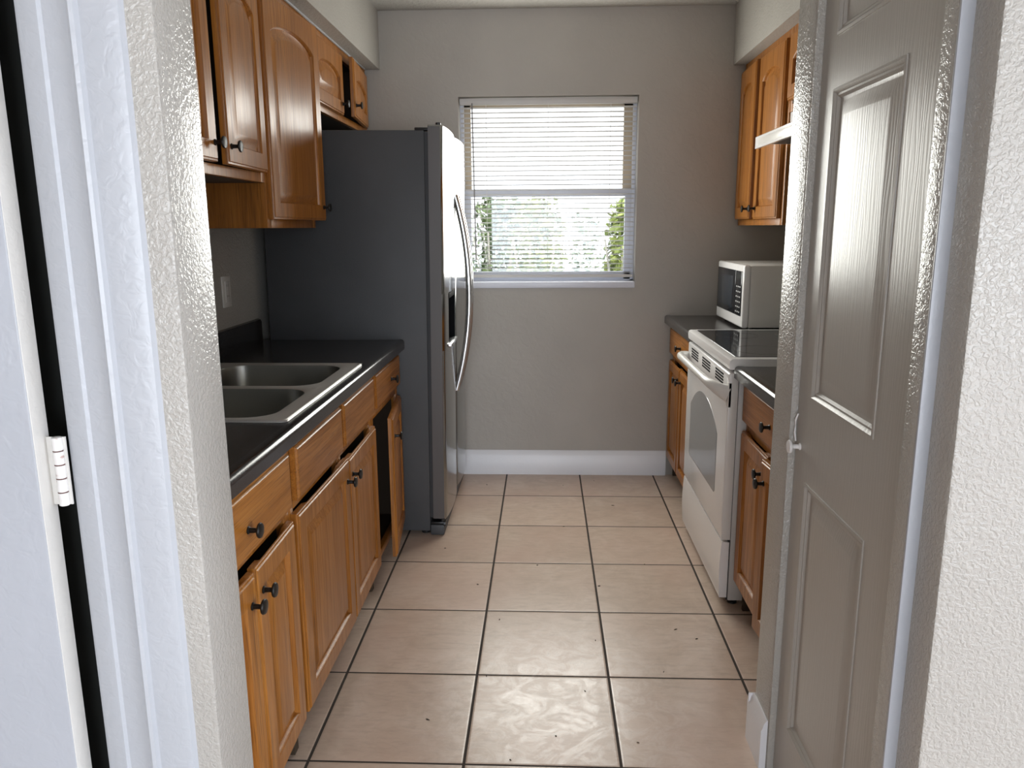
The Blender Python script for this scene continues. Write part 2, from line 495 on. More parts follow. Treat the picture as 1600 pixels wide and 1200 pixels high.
UZ = Vector((0, 0, 1))
def door_on_x(parent, side, xf, y0, y1, z0, z1, kpos=None, hinge='y1', ang=0.0, rise=0.0, fw=.055, scoop=0.0, kind='door', t=.02, label=None, drop=0.0, slab=False):
    """leaf whose back lies on plane x=xf and which faces +x (side=1) or -x (side=-1); hinge edge, ang in degrees outwards"""
    en = Vector((side, 0, 0)); eu = Vector((0, 1, 0))
    fr = (Vector((xf+side*.001, y0, z0)), eu, UZ, en)
    mb = MB()
    if slab: slab_leaf(mb, fr, y1-y0, z1-z0, t)
    else: panel_leaf(mb, fr, y1-y0, z1-z0, t, fw, rise, scoop)
    hy = y1 if hinge == 'y1' else y0
    ob = link(kind, mb, m_oak_h if slab else m_oak_v, parent, org=(xf+side*.001, hy, z0))
    if kpos:
        knob(ob, (xf+side*(.001+t), kpos[0], kpos[1]), (side, 0, 0))
    if ang:
        s_ = -1 if hinge == 'y1' else 1
        # swing the free edge away from the carcass
        ob.rotation_euler = (0, 0, math.radians(ang)*(-s_)*side)
    return ob

def carcass(parent, side, xw, xf, y0, y1, z0, z1, openings, toe=0.0, mat_side=None, rails=(), stiles=(), top=True, ff=.02):
    """hollow box with a face frame. xw wall side, xf face-frame front plane."""
    a, b = (xw, xf-side*ff) if side > 0 else (xf-side*ff, xw)
    body = MB()
    body.box(a, b, y0, y0+.015, z0+toe*0, z1); body.box(a, b, y1-.015, y1, z0+toe*0, z1)
    zb = z0+toe
    body.box(a, b, y0+.015, y1-.015, zb, zb+.015)
    if top: body.box(a, b, y0+.015, y1-.015, z1-.015, z1)
    xb = xw+side*.008
    body.box(min(xw, xb), max(xw, xb), y0+.015, y1-.015, zb, z1)
    link('carcass', body, mat_side or m_oak_in, parent)
    f0, f1 = sorted((xf-side*ff, xf))
    fr = MB()
    for (p, q) in stiles: fr.box(f0, f1, p, q, zb, z1, .001)
    for (p, q) in rails: fr.box(f0+.0004, f1-.0004, y0+.002, y1-.002, p, q, .001)
    link('face_frame', fr, m_oak_v, parent)
    if toe:
        xt = xf-side*.075
        link('toe_kick', MB().box(min(xt, xt-side*.015), max(xt, xt-side*.015), y0, y1, z0, zb), m_toe, parent)

# ------------------------------------------------------------------ left base cabinets
FX = -.428                     # face-frame front plane
ZT = .850                      # top of base cabinets
GB = 'oak base cabinets'
def base_cab(y0, y1, label, side=1, xw=XL+.002, xf=FX, mids=()):
    r = thing('base_cabinet', ((xw+xf)/2, (y0+y1)/2, 0), label, 'cabinet', GB)
    st = [(y0, y0+.035), (y1-.035, y1)]+[(m-.018, m+.018) for m in mids]
    carcass(r, side, xw, xf, y0, y1, 0, ZT, None, toe=.10, mat_side=m_cab_shade, top=False, rails=[(.10, .13), (.665, .690), (.822, ZT)], stiles=st)
    return r
c1 = base_cab(-.588, .036, 'oak base cabinet nearest the camera under the sink counter')
door_on_x(c1, 1, FX, -.545, .014, .688, .832, (-.268, .748), slab=True, kind='drawer')
door_on_x(c1, 1, FX, -.545, -.262, .108, .652, (-.292, .590), hinge='y0', ang=1.5, scoop=.02)
door_on_x(c1, 1, FX, -.253, .020, .108, .655, (-.222, .592), hinge='y1', ang=1.0, scoop=.02)
c2 = base_cab(.0365, .9635, 'oak sink base cabinet with two closed doors and two plain drawer fronts, left side middle', mids=(.515,))
door_on_x(c2, 1, FX, .066, .502, .690, .830, slab=True, kind='false_front')
door_on_x(c2, 1, FX, .530, .951, .692, .832, slab=True, kind='false_front')
door_on_x(c2, 1, FX, .050, .532, .108, .660, (.500, .592), hinge='y0', ang=.9, scoop=.02)
door_on_x(c2, 1, FX, .543, .955, .104, .652, (.578, .592), hinge='y1', ang=.6, scoop=.02)
c3 = base_cab(.964, 1.478, 'oak base cabinet beside the refrigerator with its lower door hanging open')
door_on_x(c3, 1, FX, .982, 1.452, .704, .836, (1.262, .766), slab=True, kind='drawer')
door_on_x(c3, 1, FX, 1.048, 1.458, .098, .655, (1.105, .572), hinge='y1', ang=6.0, fw=.055)

# ------------------------------------------------------------------ counter, sink
CX, CZ0, CZ = -.390, .8505, .893
ct = thing('countertop', ((XL+CX)/2, .45, CZ0), 'dark speckled laminate sink countertop on the left base cabinets', 'countertop')
SX0, SX1, SY0, SY1 = -.955, -.455, .088, .852          # cut-out for the sink
tp = MB()
YA, YZ = -.598, 1.486
def nose_pts(xe, sg):
    L = [(xe-sg*.003, CZ0), (xe, CZ0+.003), (xe, CZ-.0145)]
    for k in range(0, 9):
        a = math.radians(90*k/8); L.append((xe-sg*(.014-.014*math.cos(a)), CZ-.014+.0148*math.sin(a)))
    return L+[(xe-sg*.022, CZ+.0006), (xe-sg*.034, CZ-.0008), (xe-sg*.036, CZ-.001)]
nose = [(SX1, CZ0)]+nose_pts(CX, 1)+[(SX1, CZ-.001)]
tp.prism(nose, 'y', YA, YZ)
tp.box(XL+.001, SX0, YA, YZ, CZ0, CZ-.001)
tp.box(SX0, SX1, YA, SY0, CZ0, CZ-.001); tp.box(SX0, SX1, SY1, YZ, CZ0, CZ-.001)
link('worktop', tp, m_lam, ct)
bs = MB().prism([(XL+.001, CZ-.001), (XL+.020, CZ-.001), (XL+.020, CZ+.078), (XL+.015, CZ+.088), (XL+.006, CZ+.091), (XL+.001, CZ+.091)], 'y', YA, YZ-.003)
link('backsplash', bs, m_lam, ct)

def rrect(x0, x1, y0, y1, r, n=6):
    L = []
    for cx, cy, a0 in ((x1-r, y0+r, -90), (x1-r, y1-r, 0), (x0+r, y1-r, 90), (x0+r, y0+r, 180)):
        for k in range(n+1):
            a = math.radians(a0+90*k/n); L.append((cx+r*math.cos(a), cy+r*math.sin(a)))
    return L
sk = thing('kitchen_sink', (-.70, .47, CZ), 'stainless steel double bowl drop-in sink set in the dark countertop', 'sink')
RX0, RX1, RY0, RY1 = -.985, -.428, .063, .878
bowls = [(-.885, -.482, .100, .452), (-.885, -.482, .492, .846)]
# rim plate with two openings: outer edge loop plus two bridged halves
ym = .472
rim = MB()
for (bx0, bx1, by0, by1), (ry0, ry1) in zip(bowls, ((RY0, ym), (ym, RY1))):
    nseg = 6
    inner = rrect(bx0, bx1, by0, by1, .075, nseg)
    far = ry1 == RY1
    def outpt(p, i):
        corner = i//(nseg+1)
        k = (i % (nseg+1))/nseg
        xs = {0: RX1, 1: RX1, 2: RX0, 3: RX0}[corner]
        if corner == 0: a, b = (p[0], ry0), (RX1, p[1])
        elif corner == 1: a, b = (RX1, p[1]), (p[0], ry1)
        elif corner == 2: a, b = (p[0], ry1), (RX0, p[1])
        else: a, b = (RX0, p[1]), (p[0], ry0)
        if k < .5: return a
        if k > .5: return b
        return ({0: (RX1, ry0), 1: (RX1, ry1), 2: (RX0, ry1), 3: (RX0, ry0)}[corner])
    outer = [outpt(p, i) for i, p in enumerate(inner)]
    L = [[(x, y, CZ+.004) for x, y in outer], [(x, y, CZ+.0045) for x, y in rrect(bx0-.008, bx1+.008, by0-.008, by1+.008, .083, nseg)]]
    L.append([(x, y, CZ+.002) for x, y in inner])
    rim.loops(L, False, False)
# raised outer bead of the rim
def ring(z, ins, r=.018): return [(x, y, z) for x, y in rrect(RX0+ins, RX1-ins, RY0+ins, RY1-ins, r, 5)]
rim.loops([ring(CZ-.0002, -.001), ring(CZ+.004, .001), ring(CZ+.0062, .004), ring(CZ+.0062, .007), ring(CZ+.0038, .011)], False, False)
link('rim', rim, m_sink_rim, sk)
for k, (bx0, bx1, by0, by1) in enumerate(bowls):
    D = .165
    lv = [(0, .002, .075), (.003, -.012, .072), (.006, -.10, .068), (.012, -D+.03, .062), (.024, -D+.010, .055), (.05, -D, .04)]
    L = [[(x, y, CZ+z) for x, y in rrect(bx0+i, bx1-i, by0+i, by1-i, r, 6)] for i, z, r in lv]
    bl = link('bowl', MB().loops(L, False, True), m_sink, sk)
    cxb, cyb = (bx0+bx1)/2-.03, (by0+by1)/2
    link('drain', MB().lathe([(0, .044), (.002, .043), (.0022, .034), (-.004, .030), (-.004, 0)], (cxb, cyb, CZ-D+.0005), (0, 0, 1), 24), m_steel_bar, bl)

# ------------------------------------------------------------------ left wall cabinets
GU = 'oak wall cabinets'
UF = -.712
def wall_cab(y0, y1, z0, z1, label, side=1, xw=XL+.002, xf=UF, mids=(), rail=.03, toprail=.045, ms=None):
    r = thing('wall_cabinet', ((xw+xf)/2, (y0+y1)/2, z0), label, 'cabinet', GU)
    st = [(y0, y0+.035), (y1-.035, y1)]+[(m-.018, m+.018) for m in mids]
    carcass(r, side, xw, xf, y0, y1, z0, z1, None, mat_side=ms, rails=[(z0, z0+rail), (z1-toprail, z1)], stiles=st)
    return r
ZS = 2.1505
u1 = wall_cab(.012, .8285, 1.508, ZS, 'short oak wall cabinet above the sink, two arched doors with a dark gap between', ms=m_cab_shade)
door_on_x(u1, 1, UF, .026, .408, 1.540, 2.112, (.388, 1.590), hinge='y0', ang=1.0, rise=.055)
door_on_x(u1, 1, UF, .452, .812, 1.538, 2.112, (.478, 1.588), hinge='y1', ang=2.5, rise=.055)
u2 = wall_cab(.829, 1.374, 1.362, ZS, 'tall single door oak wall cabinet next to the refrigerator')
door_on_x(u2, 1, UF, .846, 1.346, 1.390, 2.108, (1.318, 1.440), hinge='y0', ang=4.0, rise=.060)
u3 = wall_cab(1.3745, 2.385, 1.832, ZS, 'shallow oak wall cabinet above the refrigerator with one door ajar', ms=m_cab_shade)
door_on_x(u3, 1, UF, 1.410, 1.853, 1.856, 2.112, (1.826, 1.902), hinge='y0', rise=.045)
door_on_x(u3, 1, UF, 1.895, 2.335, 1.858, 2.114, (1.925, 1.910), hinge='y1', ang=5.0, rise=.045)

struct('trim_4', MB().box(-.7115, -.703, .0, 2.36, 2.1455, 2.1525, .002), m_white, 'thin pale caulk line between left cabinets and soffit', 'trim')
# outlet on the left wall
ou = thing('wall_outlet', (XL, 1.18, 1.122), 'white wall outlet above the sink counter backsplash', 'outlet')
link('plate', MB().box(XL, XL+.006, 1.142, 1.218, 1.064, 1.182, .002), m_enamel2, ou)
link('socket', MB().box(XL+.005, XL+.009, 1.162, 1.198, 1.083, 1.163, .002), plain('outlet_face', (.60, .59, .57), .4), ou)
for z in (1.102, 1.142):
    for y in (1.172, 1.185): link('slot', MB().box(XL+.0088, XL+.0094, y, y+.0025, z, z+.009), m_black, ou)

# ------------------------------------------------------------------ refrigerator
FRX, FRY0, FRY1 = -.232, 1.496, 2.372
fr = thing('refrigerator', (-.30, FRY0, 0), 'side by side refrigerator with charcoal side and stainless doors', 'refrigerator')
b = MB().box(-.985, -.303, FRY0, FRY1, .022, 1.748, .006)
link('body', b, m_fridge_side, fr)
link('gasket', MB().box(-.303, -.290, FRY0+.008, FRY1-.008, .085, 1.742), m_rubber, fr)
link('base_grille', MB().box(-.303, -.240, FRY0, FRY1, .004, .052, .006), m_fridge_side, fr)
def fridge_door(name, y0, y1, notch=None):
    n = 14; x0 = -.289; L = []
    outl = [(x0, y0), ]
    pts = []
    for t in [0, .012, .03]+[k/n for k in range(1, n)]+[.97, .988, 1]:
        y = y0+(y1-y0)*t
        q = 2*t-1
        pts.append((FRX+.014*(1-q*q)-{0: .014, .012: .004, .03: .0005, .97: .0005, .988: .004, 1: .014}.get(t, 0), y))
    outl = [(x0, y0)]+pts+[(x0, y1)]
    mb = MB()
    def lp(z, ins): return [(x-(ins if 0 < i < len(outl)-1 else 0), min(max(y, y0+ins), y1-ins), z) for i, (x, y) in enumerate(outl)]
    if not notch:
        mb.loops([lp(.078, .004), lp(.082, 0), lp(1.764, 0), lp(1.769, .004)])
        return mb
    ny0, ny1, nz0, nz1 = notch
    # door with the dispenser opening: rings below / above and pillars left / right
    mb.loops([lp(.078, .004), lp(.082, 0), lp(nz0, 0)]); mb.loops([lp(nz1, 0), lp(1.764, 0), lp(1.769, .004)])
    def fx(y): q = 2*(y-y0)/(y1-y0)-1; return FRX+.014*(1-q*q)
    for a, c in ((y0, ny0), (ny1, y1)):
        ys = [a+(c-a)*k/5 for k in range(6)]
        ol = [(x0, a)]+[(fx(y)-(.010 if y in (y0, y1) else 0), y) for y in ys]+[(x0, c)]
        mb.prism(ol, 'z', nz0, nz1)
    mb.box(x0, x0+.012, ny0, ny1, nz0, nz1)
    return mb
GAP = 1.928
NT = (1.590, 1.842, .842, 1.085)
fd = link('freezer_door', fridge_door('f', FRY0+.001, GAP, NT), m_steel, fr)
rd = link('refrigerator_door', fridge_door('r', GAP+.012, FRY1-.001), m_steel, fr)
# near side edge of the freezer door gets a strip painted dark, as it reflects nothing bright
link('door_side_shade', MB().box(-.2885, -.2395, FRY0-.0012, FRY0+.0012, .083, 1.763), m_steel_shade, fd)
dsp = MB().box(-.2762, -.2690, NT[0]+.001, NT[1]-.001, NT[2]+.001, NT[3]-.001)
for ya in (NT[0]+.0002, NT[1]-.0032): dsp.box(-.2762, -.2250, ya, ya+.003, NT[2]+.001, NT[3]-.001)
dp = link('dispenser', dsp, m_pit, fd)
link('dispenser_control', MB().box(-.2690, -.2195, NT[0]+.004, NT[1]-.004, 1.058, NT[3]-.003, .004), m_pit, dp)
link('drip_tray', MB().box(-.2690, -.2100, NT[0]+.004, NT[1]-.004, NT[2]+.002, NT[2]+.018, .004), m_steel_bar, dp)
link('dispenser_lever', MB().box(-.2690, -.2500, 1.69, 1.75, .94, 1.05, .004), m_pit, dp)
for par, yh in ((fd, GAP-.034), (rd, GAP+.041)):
    path = []; NN = 22
    for k in range(NN+1):
        t = k/NN; z = .588+(1.508-.588)*t
        q = 2*t-1
        path.append((FRX+.006+.064*(1-abs(q)**2.1), yh, z))
    link('handle', MB().tube(path, .0125, 14, .0150, up=(1, 0, 0)), m_steel_bar, par)
hc = MB().box(-.345, -.232, FRY0+.012, FRY0+.060, 1.7485, 1.760, .003); hc.lathe([(0, .011), (.022, .011), (.024, .008)], (-.250, FRY0+.03, 1.757), (0, 0, 1), 14)
link('hinge_cap', hc, m_black, fr)
hb = MB().box(-.300, -.236, FRY0+.004, FRY0+.05, .055, .064, .002); hb.lathe([(0, .009), (.02, .009)], (-.250, FRY0+.02, .058), (0, 0, 1), 14); hb.box(-.248, -.234, FRY0+.002, FRY0+.03, .046, .060, .002)
link('lower_hinge', hb, m_black, fr)
for x, y in ((-.33, FRY0+.05), (-.33, FRY1-.05), (-.93, FRY0+.05), (-.93, FRY1-.05)):
    link('foot', MB().lathe([(0, .02), (.026, .02)], (x, y, 0), (0, 0, 1), 14), m_black, fr)
fr.rotation_euler = (0, .012, 0)     # leans very slightly forward, as in the photo

# ------------------------------------------------------------------ window, blind
win = MB()
FY0, FY1 = YB+.085, YB+.15
f0 = MB()
f0.box(WX0, WX0+.018, FY0, FY1, WZ0, WZ1, .002); f0.box(WX1-.018, WX1, FY0, FY1, WZ0, WZ1, .002)
f0.box(WX0, WX1, FY0, FY1, WZ1-.02, WZ1, .002); f0.box(WX0, WX1, FY0, FY1, WZ0, WZ0+.03, .002)
w1 = struct('window_1', f0, m_vinyl, 'single hung kitchen window in the back wall', 'window', org=(.225, YB+.1, WZ0))
ZM = 1.535
up = MB(); a, c = FY0+.034, FY0+.058
up.box(WX0+.016, WX0+.052, a, c, ZM, WZ1-.018, .002); up.box(WX1-.064, WX1-.016, a, c, ZM, WZ1-.018, .002)
up.box(WX0+.016, WX1-.016, a, c, WZ1-.036, WZ1-.018, .002)
us = link('upper_sash', up, m_beige, w1)
link('pane', MB().box(WX0+.045, WX1-.058, a+.010, a+.013, ZM, WZ1-.03), m_glass, us)
lo = MB(); a, c = FY0+.004, FY0+.030
lo.box(WX0+.016, WX0+.050, a, c, WZ0+.028, ZM+.022, .002); lo.box(WX1-.052, WX1-.016, a, c, WZ0+.028, ZM+.022, .002)
lo.box(WX0+.016, WX1-.016, a-.004, c, ZM-.016, ZM+.024, .002); lo.box(WX0+.016, WX1-.016, a, c, WZ0+.028, WZ0+.07, .002)
ls = link('lower_sash', lo, m_vinyl, w1)
link('pane', MB().box(WX0+.045, WX1-.047, a+.010, a+.013, WZ0+.065, ZM-.014), m_glass, ls)
link('sill', MB().box(WX0+.0005, WX1-.0005, YB-.012, FY0+.002, WZ0-.012, WZ0+.022, .004), m_vinyl, w1)

BY = YB+.036
bl = thing('window_blind', (.225, BY, WZ1-.03), 'white horizontal mini blind hanging in the kitchen window', 'blind')
BX0, BX1 = WX0+.006, WX1-.006
link('head_rail', MB().box(BX0, BX1, BY-.014, BY+.014, WZ1-.036, WZ1-.006, .002), m_slat, bl)
slm = MB(); nsl = 36; zt, zb_ = WZ1-.052, 1.118
for k in range(nsl):
    z = zt+(zb_-zt)*k/(nsl-1); dz = .0009*math.sin(k*1.7)
    A, B_ = [], []
    tilt = math.radians(9); ring_ = []
    for q in (-1, -.5, 0, .5, 1):
        yy = .0125*q; hh = .0016*(1-q*q)
        A.append((yy*math.cos(tilt), hh-yy*math.sin(tilt)))
    top = [(BY+p[0], z+dz+p[1]) for p in A]; bot = [(BY+p[0], z+dz+p[1]-.0006) for p in reversed(A)]
    slm.prism(top+bot, 'x', BX0+.003, BX1-.003)
link('slat_panel', slm, m_slat, bl)
link('bottom_rail', MB().box(BX0+.003, BX1-.003, BY-.012, BY+.012, 1.094, 1.110, .002), m_slat, bl)
for x in (-.098, .224, .547):
    link('ladder_cord', MB().tube([(x, BY-.0135, WZ1-.034), (x, BY-.0135, 1.11)], .0007, 6).tube([(x, BY+.0135, WZ1-.034), (x, BY+.0135, 1.11)], .0007, 6), m_cord, bl)
link('wand', MB().tube([(-.168, BY-.024, WZ1-.03), (-.158, BY-.024, 1.19)], .0035, 8), m_wand, bl)

# ------------------------------------------------------------------ outdoors
tag(struct('ground', MB().box(-20, 20, YB+.2, 30, -.35, -.25).box(3.4, 20, -25, YB+.2, -.35, -.25).box(-20, 3.4, -25, -6.2, -.35, -.25), m_yard, 'pale sunlit yard outside the kitchen window', 'ground'), 'pale sunlit yard outside the kitchen window', 'ground')
def bush(x, y, w, h, n, mat, label):
    r = thing('garden_bush', (x, y, -.25), label, 'bush', 'bushes outside the window')
    st = MB()
    for k in range(6):
        a = k*1.05; st.tube([(x+.05*math.cos(a), y+.05*math.sin(a), -.25), (x+w*.2*math.cos(a), y+w*.2*math.sin(a), h*.35), (x+w*.36*math.cos(a+.2), y+w*.36*math.sin(a+.2), h*.78)], [.025, .018, .008], 6)
    link('stem', st, m_stem, r)
    fo = MB(); bm = fo.bm
    for k in range(n):
        a = random.uniform(0, 2*PI); q = random.random()**.5; zz = random.uniform(-.2, 1)
        rad = w*.5*q*(1-.35*max(0, zz)**3)*(0.75+.25*math.sin(a*3+x))
        c = Vector((x+rad*math.cos(a), y+rad*math.sin(a), -.25+(h+.25)*(zz*.9+.12)+random.uniform(-.05, .05)))
        s_ = random.uniform(.035, .075)
        d = Vector((random.gauss(0, 1), random.gauss(0, 1), random.gauss(.2, .7))).normalized()
        e = d.cross(Vector((random.gauss(0, 1), random.gauss(0, 1), random.gauss(0, 1)))).normalized()
        vs = [bm.verts.new(c+d*s_*u+e*s_*.42*v) for u, v in ((-1, 0), (-.2, -1), (.5, -.75), (1, 0), (.5, .75), (-.2, 1))]
        bm.faces.new(vs)
    link('foliage', fo, mat, r)
bush(-.95, 6.7, 1.0, 1.58, 1500, m_leaf1, 'leftmost loose yellow green bush outside the window')
bush(-.36, 7.9, .9, 1.66, 2000, m_leaf2, 'darker green bush behind the leftmost one outside the window')
bush(.14, 6.9, .8, 1.60, 2000, m_leaf1, 'light green bush left of the bright gap outside the window')
bush(1.12, 6.9, .72, 1.60, 2000, m_leaf1, 'bright green bush right of the gap outside the window')
bush(.85, 10.4, .8, 1.55, 500, m_leaf2, 'small bush far back in the bright gap between the others')
bush(1.75, 8.0, 1.0, 1.72, 1500, m_leaf2, 'deep green bush at the far right edge of the window view')

# ------------------------------------------------------------------ right side: base cabinets, counters
RF = .902; RC = .852
c4 = base_cab(1.632, 2.390, 'oak base cabinet in the back right corner under the microwave', side=-1, xw=XR-.002, xf=RF)
door_on_x(c4, -1, RF, 1.66, 2.392-.006, .690, .832, (2.05, .765), slab=True, kind='drawer')
door_on_x(c4, -1, RF, 2.065, 2.388, .108, .655, (2.098, .598), hinge='y1', scoop=.02, fw=.05)
door_on_x(c4, -1, RF, 1.655, 2.055, .108, .655, (2.020, .598), hinge='y0', scoop=.02, fw=.05)
c5 = base_cab(.140, .852, 'oak base cabinet between the stove and the pantry wall', side=-1, xw=XR-.002, xf=RF)
door_on_x(c5, -1, RF, .185, .836, .704, .836, (.515, .768), slab=True, kind='drawer')
door_on_x(c5, -1, RF, .528, .838, .118, .672, (.566, .605), hinge='y1', scoop=.02)
door_on_x(c5, -1, RF, .190, .512, .118, .672, (.478, .605), hinge='y0', ang=4, scoop=.02)
def counter_r(y0, y1, label):
    t = thing('countertop', ((RC+XR)/2, (y0+y1)/2, CZ0), label, 'countertop')
    pr_ = [(XR-.001, CZ0)]+nose_pts(RC, -1)+[(XR-.001, CZ-.001)]
    link('worktop', MB().prism(pr_, 'y', y0, y1), m_lam, t)
    link('backsplash', MB().box(XR-.020, XR-.001, y0, y1, CZ-.001, CZ+.09, .004), m_lam, t)
counter_r(1.630, 2.396, 'dark speckled countertop under the microwave by the back wall')
counter_r(.1275, .854, 'dark speckled countertop between the stove and the pantry wall')

# ------------------------------------------------------------------ stove
SY0_, SY1_ = .859, 1.624
st = thing('electric_stove', (1.15, (SY0_+SY1_)/2, 0), 'white electric stove with black glass cooktop between the right counters', 'stove')
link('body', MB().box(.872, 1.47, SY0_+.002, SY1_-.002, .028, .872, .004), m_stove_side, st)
ck = MB()
prof = [(.838, .880), (.836, .900), (.838, .912), (.846, .917), (.862, .917), (1.48, .917), (1.48, .880)]
ck.prism(prof, 'y', SY0_-.002, SY1_+.002)
ckt = link('cooktop', ck, m_enamel, st)
gl = MB(); g0 = rrect(.866, 1.40, SY0_+.040, SY1_-.024, .018, 5)
gl.loops([[(x, y, .9165) for x, y in g0], [(x, y, .9186) for x, y in g0]])
gt = link('glass_top', gl, m_cookglass, ckt)
m_ring = plain('burner_ring_print', (.10, .10, .105), .2)
for x, y, r in ((1.00, 1.05, .105), (1.00, 1.43, .085), (1.26, 1.05, .085), (1.26, 1.43, .105)):
    rg = MB(); n = 40
    L = [[(x+rr*math.cos(2*PI*k/n), y+rr*math.sin(2*PI*k/n), .91895) for k in range(n)] for rr in (r, r-.004)]
    rg.loops(L, False, False); link('burner_ring', rg, m_ring, gt)
# oven door with arched window
od = MB()
OX = .838
od.box(OX, .868, SY0_+.006, SY1_-.006, .262, .866, .007, 3)
odr = link('oven_door', od, m_enamel, st)
wl = []
y0w, y1w = 1.000, 1.508
wl += [(y0w, .400), (y0w+.012, .390), (y1w-.012, .390), (y1w, .400), (y1w, .615)]
for k in range(1, 20):
    t = k/20; y = y1w+(y0w-y1w)*t; q = 2*t-1
    wl.append((y, .615+.095*(1-abs(q)**2.3)))
wl.append((y0w, .615))
def win_lp(x, ins):
    cy_, cz_ = (y0w+y1w)/2, .54
    return [(x, y+(cy_-y)*ins, z+(cz_-z)*ins) for y, z in wl]
link('oven_window', MB().loops([win_lp(OX+.002, -.02), win_lp(OX-.0012, 0), win_lp(OX-.0014, .03)]), m_ovenglass, odr)
for ya, yb in ((.945, 1.075), (1.165, 1.315), (1.395, 1.540)):
    for k in range(4):
        z = .812+k*.0108
        link('vent_slot', MB().box(OX-.0006, OX+.004, ya, yb, z, z+.0070), m_pit, odr)
hp = [(OX+.004, SY0_+.012, .792), (.822, SY0_+.022, .800), (.800, SY0_+.058, .811), (.788, SY0_+.092, .817), (.784, SY0_+.13, .820)]
hp2 = [(x, SY0_+SY1_-y, z) for x, y, z in reversed(hp)]
path = hp+[(.784, SY0_+.25, .820), (.784, SY1_-.25, .820)]+hp2
ra = [.030, .027, .021, .017, .0145, .0145, .0145, .0145, .017, .021, .027, .030]
link('handle', MB().tube(path, .0135, 14, ra, up=(0, 0, 1)), m_enamel2, odr)
link('door_trim', MB().box(OX+.001, .870, SY0_+.0015, SY0_+.0055, .262, .866, .001).box(OX-.001, OX+.012, SY0_+.0015, SY0_+.03, .745, .835, .003), m_enamel2, odr)
# bowed storage drawer
dr = []
for k in range(12):
    t = k/11; z = .040+.212*t
    dr.append((.842-.005*math.sin(PI*min(1, t)), z))
link('drawer', MB().prism(dr+[(.868, .252), (.868, .040)], 'y', SY0_+.004, SY1_-.004), m_enamel, st)
link('kick_gap', MB().box(.866, .872, SY0_+.006, SY1_-.006, .03, .87), m_rubber, st)
for x, y in ((.90, SY0_+.05), (.90, SY1_-.05), (1.42, SY0_+.05), (1.42, SY1_-.05)):
    link('foot', MB().lathe([(0, .018), (.006, .018), (.008, .009), (.03, .009)], (x, y, 0), (0, 0, 1), 14), m_black, st)

# ------------------------------------------------------------------ microwave
mw = thing('microwave', (1.30, 2.03, CZ), 'white microwave oven with dark door on the right back counter', 'microwave')
MX, MY0, MY1, MZ0, MZ1 = 1.100, 1.764, 2.290, .905, 1.187
link('body', MB().box(MX+.03, 1.475, MY0+.002, MY1-.002, MZ0, MZ1-.002, .005), m_enamel2, mw)
link('front_frame', MB().box(MX, MX+.030, MY0, MY1, MZ0-.002, MZ1, .010, 3), m_enamel, mw)
gz0, gz1 = .955, 1.158
dg = link('door', MB().box(MX-.003, MX+.004, 1.905, 2.272, gz0, gz1, .002), m_mwglass, mw)
link('screen', MB().box(MX-.0042, MX-.002, 1.955, 2.235, gz0+.025, gz1-.03, .0005), m_mwglass2, dg)
cp = link('control_panel', MB().box(MX-.003, MX+.004, 1.790, 1.902, gz0, gz1, .002), m_mwglass, mw)
bt = MB()
for r in range(6):
    for c in range(3):
        y = 1.806+c*.030; z = gz0+.014+r*.023
        bt.box(MX-.0036, MX-.0028, y, y+.018, z, z+.006)
link('button', bt, m_ink, cp)
link('display', MB().box(MX-.0037, MX-.0028, 1.806, 1.886, gz1-.034, gz1-.014), plain('unlit_display', (.03, .04, .04), .2), cp)
for x, y in ((1.15, 1.80), (1.15, 2.25), (1.44, 1.80), (1.44, 2.25)):
    link('foot', MB().lathe([(0, .012), (.014, .012)], (x, y, CZ-.0005), (0, 0, 1), 12), m_black, mw)

# ------------------------------------------------------------------ right wall cabinets and hood
RU = 1.212
u4 = wall_cab(1.628, 2.392, 1.362, ZS-.0015, 'oak wall cabinet with two arched doors above the microwave', side=-1, xw=XR-.002, xf=RU)
door_on_x(u4, -1, RU, 2.062, 2.386, 1.392, 2.112, (2.092, 1.440), hinge='y1', ang=2.0, rise=.055)
door_on_x(u4, -1, RU, 1.660, 2.040, 1.390, 2.112, (2.006, 1.440), hinge='y0', rise=.055)
u5 = wall_cab(.862, 1.6255, 1.815, ZS-.0015, 'short oak wall cabinet above the white range hood', side=-1, xw=XR-.002, xf=RU)
door_on_x(u5, -1, RU, 1.250, 1.606, 1.858, 2.112, (1.28, 1.90), hinge='y1', rise=.045)
door_on_x(u5, -1, RU, .880, 1.238, 1.858, 2.112, (1.20, 1.90), hinge='y0', rise=.045)
hd = thing('range_hood', (1.30, 1.243, 1.68), 'white range hood over the stove under the short cabinet', 'hood')
HX = 1.078
hm = MB()
hm.prism([(HX, 1.672), (HX, 1.718), (HX+.012, 1.724), (1.215, 1.765), (1.215, 1.8145), (XR-.002, 1.8145), (XR-.002, 1.690), (HX+.012, 1.690), (HX+.012, 1.672)], 'y', .866, 1.614)
link('shell', hm, m_enamel, hd)
link('trim_groove', MB().box(HX-.0008, HX+.002, .90, 1.575, 1.682, 1.7085, .0006).box(HX-.0014, HX+.002, .904, 1.571, 1.6845, 1.706, .0006), m_enamel2, hd)
link('filter', MB().box(HX+.05, XR-.05, .95, 1.55, 1.684, 1.691), plain('hood_filter_mesh', (.10, .10, .10), .5, .6), hd)

